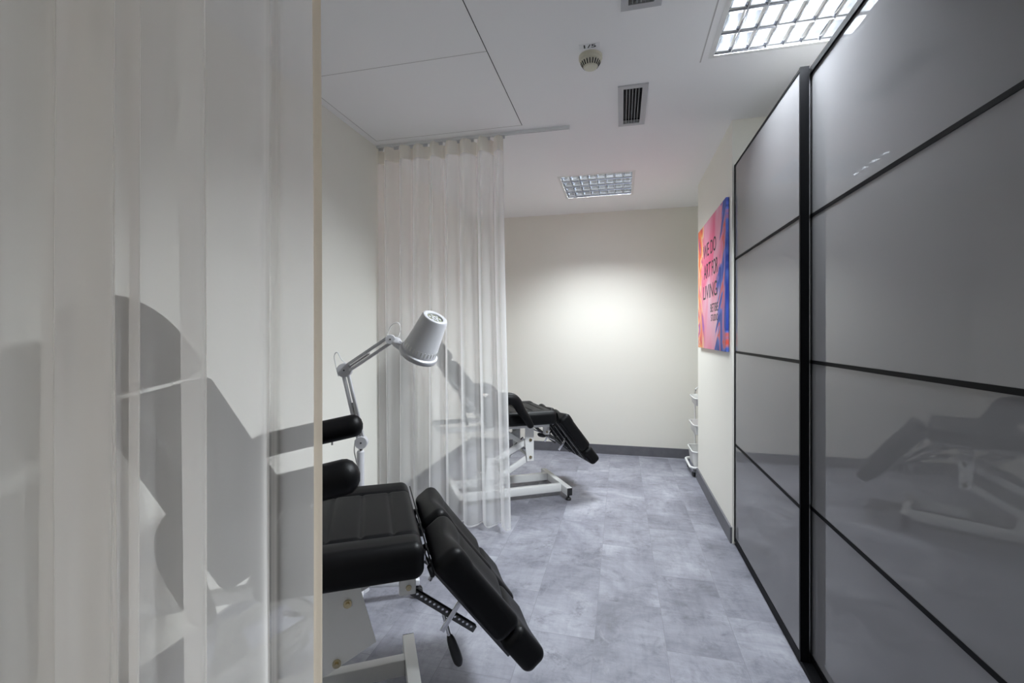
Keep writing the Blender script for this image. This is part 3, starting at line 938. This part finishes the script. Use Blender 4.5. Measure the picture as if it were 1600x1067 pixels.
        # ratchet bar under each leg
        ya = y + sy * -0.0
        hb = Vector((-0.035 + ds, ya, 0.52 + dz)); he_ = Vector((0.175 + ds, ya, 0.355 + dz))
        bm = bmesh.new(); add_box(bm, (hb.x - 0.028, ya - 0.012, 0.505 + dz), (hb.x + 0.022, ya + 0.012, 0.575 + dz)); bevel_all(bm, 0.003)
        hk = autosmooth(link_mesh('ratchet_bracket', bm, M['white_metal'], t), 50)
        lathe_obj('bolt', [(0, 0.0), (0, 0.009), (0.005, 0.008), (0.005, 0.0)], (hb.x, ya - 0.012, 0.528 + dz), (0, -1, 0), M['brass'], hk, 14)
        rb_ = bar_obj('ratchet_bar', hb, he_, 0.018, 0.022, M['steel_dark'], t, 0.002)
        bm = bmesh.new()
        for k in range(15):
            q = hb.lerp(he_, (k + 1) / 16)
            add_box(bm, (-0.0035, -0.0105, -0.003), (0.0035, 0.0105, 0.003), Matrix.Translation(q + Vector((0, 0, 0.004))))
        link_mesh('ratchet_teeth', bm, M['chrome'], rb_)
        lk = hb.lerp(he_, 0.58)
        tgt = hinge + Vector((0, ya, 0)) + d * 0.20
        bar_obj('link_arm', lk + Vector((-0.02, -0.013, -0.05)), tgt + Vector((0, -0.013, 0)), 0.005, 0.016, M['chrome'], rb_, 0.001)
        LV = [Vector((x + ds, ya - 0.01, z + dz)) for x, z in (lever if sy < 0 else ((-0.06, 0.495), (-0.115, 0.515)))]
        lv = tube_obj('release_lever', [hb.lerp(he_, 0.50), LV[0] - (LV[1] - LV[0]) * 0.05], 0.006, M['chrome'], t, 10)
        g0, g1 = LV
        tube_obj('grip', spline([g0, g0.lerp(g1, 0.4), g0.lerp(g1, 0.8), g1], 4), [0.010, 0.012, 0.0135, 0.0145, 0.015, 0.0155, 0.016, 0.016, 0.016, 0.0155, 0.015, 0.014, 0.012], M['black_plastic'], lv, 14, round_end=True)
        # small hinge catch with its own little lever
        c0 = Vector((0.012 + ds, ya + 0.02, 0.625 + dz))
        hc = box_obj('hinge_catch', (c0.x - 0.010, c0.y - 0.015, c0.z - 0.03), (c0.x + 0.008, c0.y + 0.015, c0.z + 0.01), M['chrome'], t, 0.002)
        tube_obj('catch_lever', [c0, c0 + Vector((0.022, -0.004, -0.06))], 0.004, M['chrome'], hc, 8)
        tube_obj('catch_knob', [c0 + Vector((0.020, -0.004, -0.056)), c0 + Vector((0.030, -0.004, -0.085))], 0.008, M['black_plastic'], hc, 12, round_end=True)
    return t

near_arm = [(-0.212, 0.940), (-0.31, 0.923), (-0.43, 0.903), (-0.535, 0.880), (-0.578, 0.845), (-0.580, 0.78), (-0.552, 0.70), (-0.530, 0.63)]
far_arm = [(-0.555, 0.66), (-0.575, 0.73), (-0.575, 0.79), (-0.55, 0.822), (-0.50, 0.833), (-0.40, 0.832), (-0.352, 0.805), (-0.318, 0.75), (-0.275, 0.685), (-0.235, 0.625)]
ROT = math.radians(31)
treatment_chair('black reclining treatment chair in the foreground, half behind the near curtain', (-0.692, 1.452, 0), ROT, 0.0, 0.0, 60, 0.0, near_arm,
                [(-0.185, 0.575), (-0.173, 0.54), (-0.131, 0.385), (-0.271, 0.315), (-0.31, 0.40), (-0.285, 0.575)], [(-0.212, 0.515), (-0.242, 0.345)], [(0.093, 0.350), (0.122, 0.262)])
treatment_chair('black reclining treatment chair at the back, half behind the far curtain', (-0.534, 3.825, 0), ROT, -0.112, 0.0, 52, -0.035, far_arm,
                [(-0.222, 0.575), (-0.150, 0.575), (-0.150, 0.31), (-0.205, 0.31), (-0.222, 0.45)], [(-0.178, 0.475), (-0.178, 0.340)], [(-0.055, 0.495), (-0.105, 0.512)])

# ------------------------------------------------------------------ lamp on a stand
LX, LY = -1.224, 1.97
t = thing('treatment_lamp', 'white jointed-arm treatment lamp with cone shade behind the near chair', 'lamp', (LX, LY, 0))
WP = M['white_plastic']
ct, st_ = math.cos(YAW), math.sin(YAW)
RT = Vector((ct, st_, 0)); FW = Vector((-st_, ct, 0))
def cam_pt(right, fwd, z): return RT * right + FW * fwd + Vector((0, 0, z))
lathe_obj('hub', [(0.075, 0.0), (0.075, 0.045), (0.12, 0.04), (0.16, 0.02), (0.16, 0.0)], (0, 0, 0), (0, 0, 1), WP, t, 24)
for k in range(4):
    a = math.radians(29 + 90 * k)
    dv = Vector((math.cos(a), math.sin(a), 0))
    lg = bar_obj('leg', dv * 0.03 + Vector((0, 0, 0.10)), dv * 0.28 + Vector((0, 0, 0.075)), 0.035, 0.028, WP, t)
    side = Vector((-dv.y, dv.x, 0))
    bm = bmesh.new()
    for o in (-0.012, 0.012):
        add_lathe(bm, [(-0.008, 0.0), (-0.008, 0.022), (-0.006, 0.025), (0.006, 0.025), (0.008, 0.022), (0.008, 0.0)], dv * 0.272 + side * o + Vector((0, 0, 0.025)), side, 20)
    add_bar(bm, dv * 0.272 + Vector((0, 0, 0.03)), dv * 0.272 + Vector((0, 0, 0.07)), 0.012, 0.012)
    autosmooth(link_mesh('caster', bm, M['black_plastic'], lg), 40)
lathe_obj('pole', [(0.14, 0.0), (0.14, 0.0175), (0.742, 0.0175), (0.748, 0.013), (0.748, 0.0)], (0, 0, 0), (0, 0, 1), WP, t, 24)
J1 = cam_pt(0.005, 0, 0.788)
J2 = cam_pt(-0.072, -0.01, 1.137)
J3 = cam_pt(0.175, -0.11, 1.286)
lathe_obj('swivel', [(0.745, 0.0), (0.745, 0.010), (0.775, 0.010), (0.775, 0.0)], (0, 0, 0), (0, 0, 1), M['chrome'], t, 16)
def rods(name, a, b, gap):
    dirv = (b - a).normalized()
    perp = dirv.cross(FW).normalized()
    bm = bmesh.new()
    for o in (-1, 1):
        add_bar(bm, a + perp * o * gap, b + perp * o * gap, 0.016, 0.014, perp)
    bevel_all(bm, 0.002)
    ob = autosmooth(link_mesh(name, bm, WP, t), 45)
    tube_obj('spring', [a.lerp(b, 0.06), a.lerp(b, 0.55)], 0.005, M['chrome'], ob, 8)
    return ob
rods('lower_arm', J1, J2, 0.012)
rods('upper_arm', J2, J3, 0.014)
for J, r in ((J1, 0.030), (J2, 0.034), (J3, 0.022)):
    jd = lathe_obj('joint_disc', [(-0.020, 0.0), (-0.020, r * 0.92), (-0.017, r), (0.017, r), (0.020, r * 0.92), (0.020, 0.0)], J, -FW + RT * 0.15, WP, t, 32)
    lathe_obj('joint_bolt', [(0.0205, 0.0), (0.0205, 0.004), (0.022, 0.004), (0.022, 0.0)], J, -FW + RT * 0.15, M['steel_dark'], jd, 12)
# cable loops at the joints
up = Vector((0, 0, 1))
tube_obj('cable', [J2 + RT * -0.03 + up * -0.03, J2 + RT * -0.045 + up * 0.03, J2 + RT * -0.05 + up * 0.07, J2 + RT * -0.035 + up * 0.085, J2 + RT * -0.015 + up * 0.05, J2 + RT * 0.01 + up * 0.03], 0.0028, M['white_metal'], t, 8, 6)
tube_obj('cable', [J3 + RT * -0.015 + up * 0.02, J3 + RT * 0.005 + up * 0.065, J3 + RT * 0.035 + up * 0.075, J3 + RT * 0.045 + up * 0.045, J3 + RT * 0.035 + up * 0.01], 0.0028, M['white_metal'], t, 8, 6)
tube_obj('cable', [J1 + RT * -0.03 + up * 0.01, J1 + RT * -0.035 + up * -0.04, J1 + RT * -0.028 + up * -0.08, J1 + RT * -0.018 + up * -0.12], 0.003, M['white_metal'], t, 8, 6)
# head
ax_up = (RT * 0.47 + up * 0.87 - FW * 0.36).normalized()
HC = J3 + RT * 0.135 - FW * 0.03 + up * -0.062
SH = lathe_obj('shade', [(0.012, 0.080), (0.020, 0.0795), (0.024, 0.0775), (0.185, 0.059), (0.194, 0.055), (0.196, 0.050), (0.193, 0.038), (0.188, 0.036)], HC, ax_up, WP, t, 48)
lathe_obj('ring', [(-0.014, 0.066), (-0.016, 0.078), (-0.012, 0.088), (-0.002, 0.091), (0.008, 0.088), (0.013, 0.080), (0.013, 0.066)], HC, ax_up, WP, t, 56)
lathe_obj('lens', [(-0.002, 0.0), (-0.002, 0.068), (0.002, 0.068), (0.002, 0.0)], HC, ax_up, M['white_metal'], t, 40)
vg = lathe_obj('vent_grille', [(0.183, 0.0), (0.183, 0.039), (0.186, 0.039), (0.186, 0.0)], HC, ax_up, M['pcb'], t, 32)
gx, gy = frame_of(ax_up)
bm = bmesh.new()
for k in range(12):
    a = 2 * math.pi * k / 12; r = 0.024 if k % 2 else 0.011
    add_lathe(bm, [(0.186, 0.0), (0.186, 0.0055), (0.1895, 0.0055), (0.1895, 0.0)], HC + gx * r * math.cos(a) + gy * r * math.sin(a), ax_up, 10)
link_mesh('vent_spokes', bm, M['white_plastic'], vg)
bm = bmesh.new()
for k in range(28):
    a = 2 * math.pi * k / 28
    rv = gx * math.cos(a) + gy * math.sin(a)
    add_bar(bm, HC + ax_up * 0.026 + rv * 0.0772, HC + ax_up * 0.046 + rv * 0.0750, 0.006, 0.003, rv)
link_mesh('cooling_slots', bm, M['white_metal'], SH)
# bracket from the last joint to the ring
e1 = HC - RT * 0.088 + up * 0.030 + FW * 0.01
bm = bmesh.new()
add_tube(bm, spline([J3 + RT * 0.01, J3 + RT * 0.028 - up * 0.004, J3.lerp(e1, 0.7), e1 + RT * 0.02 - up * 0.012], 5), [0.012 + 0.010 * min(1, i / 6) for i in range(16)], 14, ry=[0.010 + 0.006 * min(1, i / 6) for i in range(16)])
autosmooth(link_mesh('bracket', bm, WP, t), 45)

# ------------------------------------------------------------------ trolley behind the wall corner
TX0, TX1, TY0, TY1 = 0.622, 0.975, 4.425, 4.80
t = thing('utility_cart', 'white three-tier utility cart half hidden behind the wall corner', 'cart', ((TX0 + TX1) / 2, (TY0 + TY1) / 2, 0))
hx, hy = (TX1 - TX0) / 2, (TY1 - TY0) / 2
def rrect(ax, ay, r, z, n_=5):
    pts = []
    for cx_, cy_, a0 in ((ax - r, ay - r, 0), (-ax + r, ay - r, 90), (-ax + r, -ay + r, 180), (ax - r, -ay + r, 270)):
        for k in range(n_ + 1):
            a = math.radians(a0 + 90 * k / n_)
            pts.append(Vector((cx_ + r * math.cos(a), cy_ + r * math.sin(a), z)))
    return pts
def closed_tube(bm, pts, r, seg=10):
    k = len(pts); rings = []
    for i in range(k):
        d = (pts[(i + 1) % k] - pts[i - 1]).normalized()
        x, y = frame_of(d)
        rings.append([bm.verts.new(pts[i] + x * r * math.cos(2 * math.pi * j / seg) + y * r * math.sin(2 * math.pi * j / seg)) for j in range(seg)])
    for i in range(k):
        for j in range(seg):
            bm.faces.new((rings[i][j], rings[i][(j + 1) % seg], rings[(i + 1) % k][(j + 1) % seg], rings[(i + 1) % k][j]))
bm = bmesh.new(); closed_tube(bm, rrect(hx, hy, 0.05, 0.088), 0.011)
autosmooth(link_mesh('base_ring', bm, M['white_metal'], t), 50)
for z1, hgt, sh in ((0.225, 0.135, 0.0), (0.468, 0.085, 0.012), (0.715, 0.065, 0.020)):
    bm = bmesh.new()
    loops = []
    for (s, z) in ((0.0, z1), (-0.012, z1 - hgt), (-0.016, z1 - hgt - 0.004)):
        loops.append([bm.verts.new(q + Vector((sh * 0.5, 0, 0))) for q in rrect(hx - 0.022 - sh * 0.5 + s, hy - 0.025 + s, 0.04, z)])
    inner = [[bm.verts.new(q + Vector((sh * 0.5, 0, 0))) for q in rrect(hx - 0.025 - sh * 0.5 + s, hy - 0.028 + s, 0.038, z)] for s, z in ((-0.012, z1 - hgt + 0.002), (0.0, z1))]
    seq = [inner[1]] + loops
    k = len(loops[0])
    for A, B in ((inner[0], inner[1]), (inner[1], loops[0]), (loops[0], loops[1]), (loops[1], loops[2])):
        for j in range(k): bm.faces.new((A[j], A[(j + 1) % k], B[(j + 1) % k], B[j]))
    bm.faces.new(loops[2]); bm.faces.new(inner[0])
    bk = autosmooth(link_mesh('basket', bm, M['white_metal'], t), 40)
    bm = bmesh.new(); closed_tube(bm, [q + Vector((sh * 0.5, 0, 0)) for q in rrect(hx - 0.020 - sh * 0.5, hy - 0.023, 0.042, z1)], 0.006, 8)
    autosmooth(link_mesh('rim', bm, M['white_metal'], bk), 50)
# two hoop posts
for sy in (-1, 1):
    y = sy * (hy - 0.008)
    tube_obj('hoop_post', [(-0.085, y, 0.088), (-0.085, y, 0.72), (-0.080, y, 0.765), (-0.060, y, 0.785), (0.06, y, 0.785), (0.08, y, 0.765), (0.085, y, 0.72), (0.085, y, 0.088)], 0.008, M['white_metal'], t, 10)
for sx in (-1, 1):
    for sy in (-1, 1):
        q = Vector((sx * (hx - 0.03), sy * (hy - 0.03), 0))
        bm = bmesh.new(); add_lathe(bm, [(-0.010, 0.0), (-0.010, 0.020), (-0.008, 0.024), (0.008, 0.024), (0.010, 0.020), (0.010, 0.0)], q + Vector((0, 0, 0.024)), (1, 0.3, 0), 20)
        cs = autosmooth(link_mesh('caster', bm, M['black_plastic'], t), 40)
        bm = bmesh.new(); add_bar(bm, q + Vector((0, 0, 0.040)), q + Vector((0, 0, 0.085)), 0.026, 0.016)
        link_mesh('caster_fork', bm, M['chrome'], cs)
pk = box_obj('pink_packet', (-0.02, -0.05, 0.0), (0.03, 0.05, 0.095), M['pink'], None, 0.008)
pk.location = (0.735, 4.50, 0.388)
tag(pk, 'small pink packet standing in the middle tier of the white cart', 'packet')
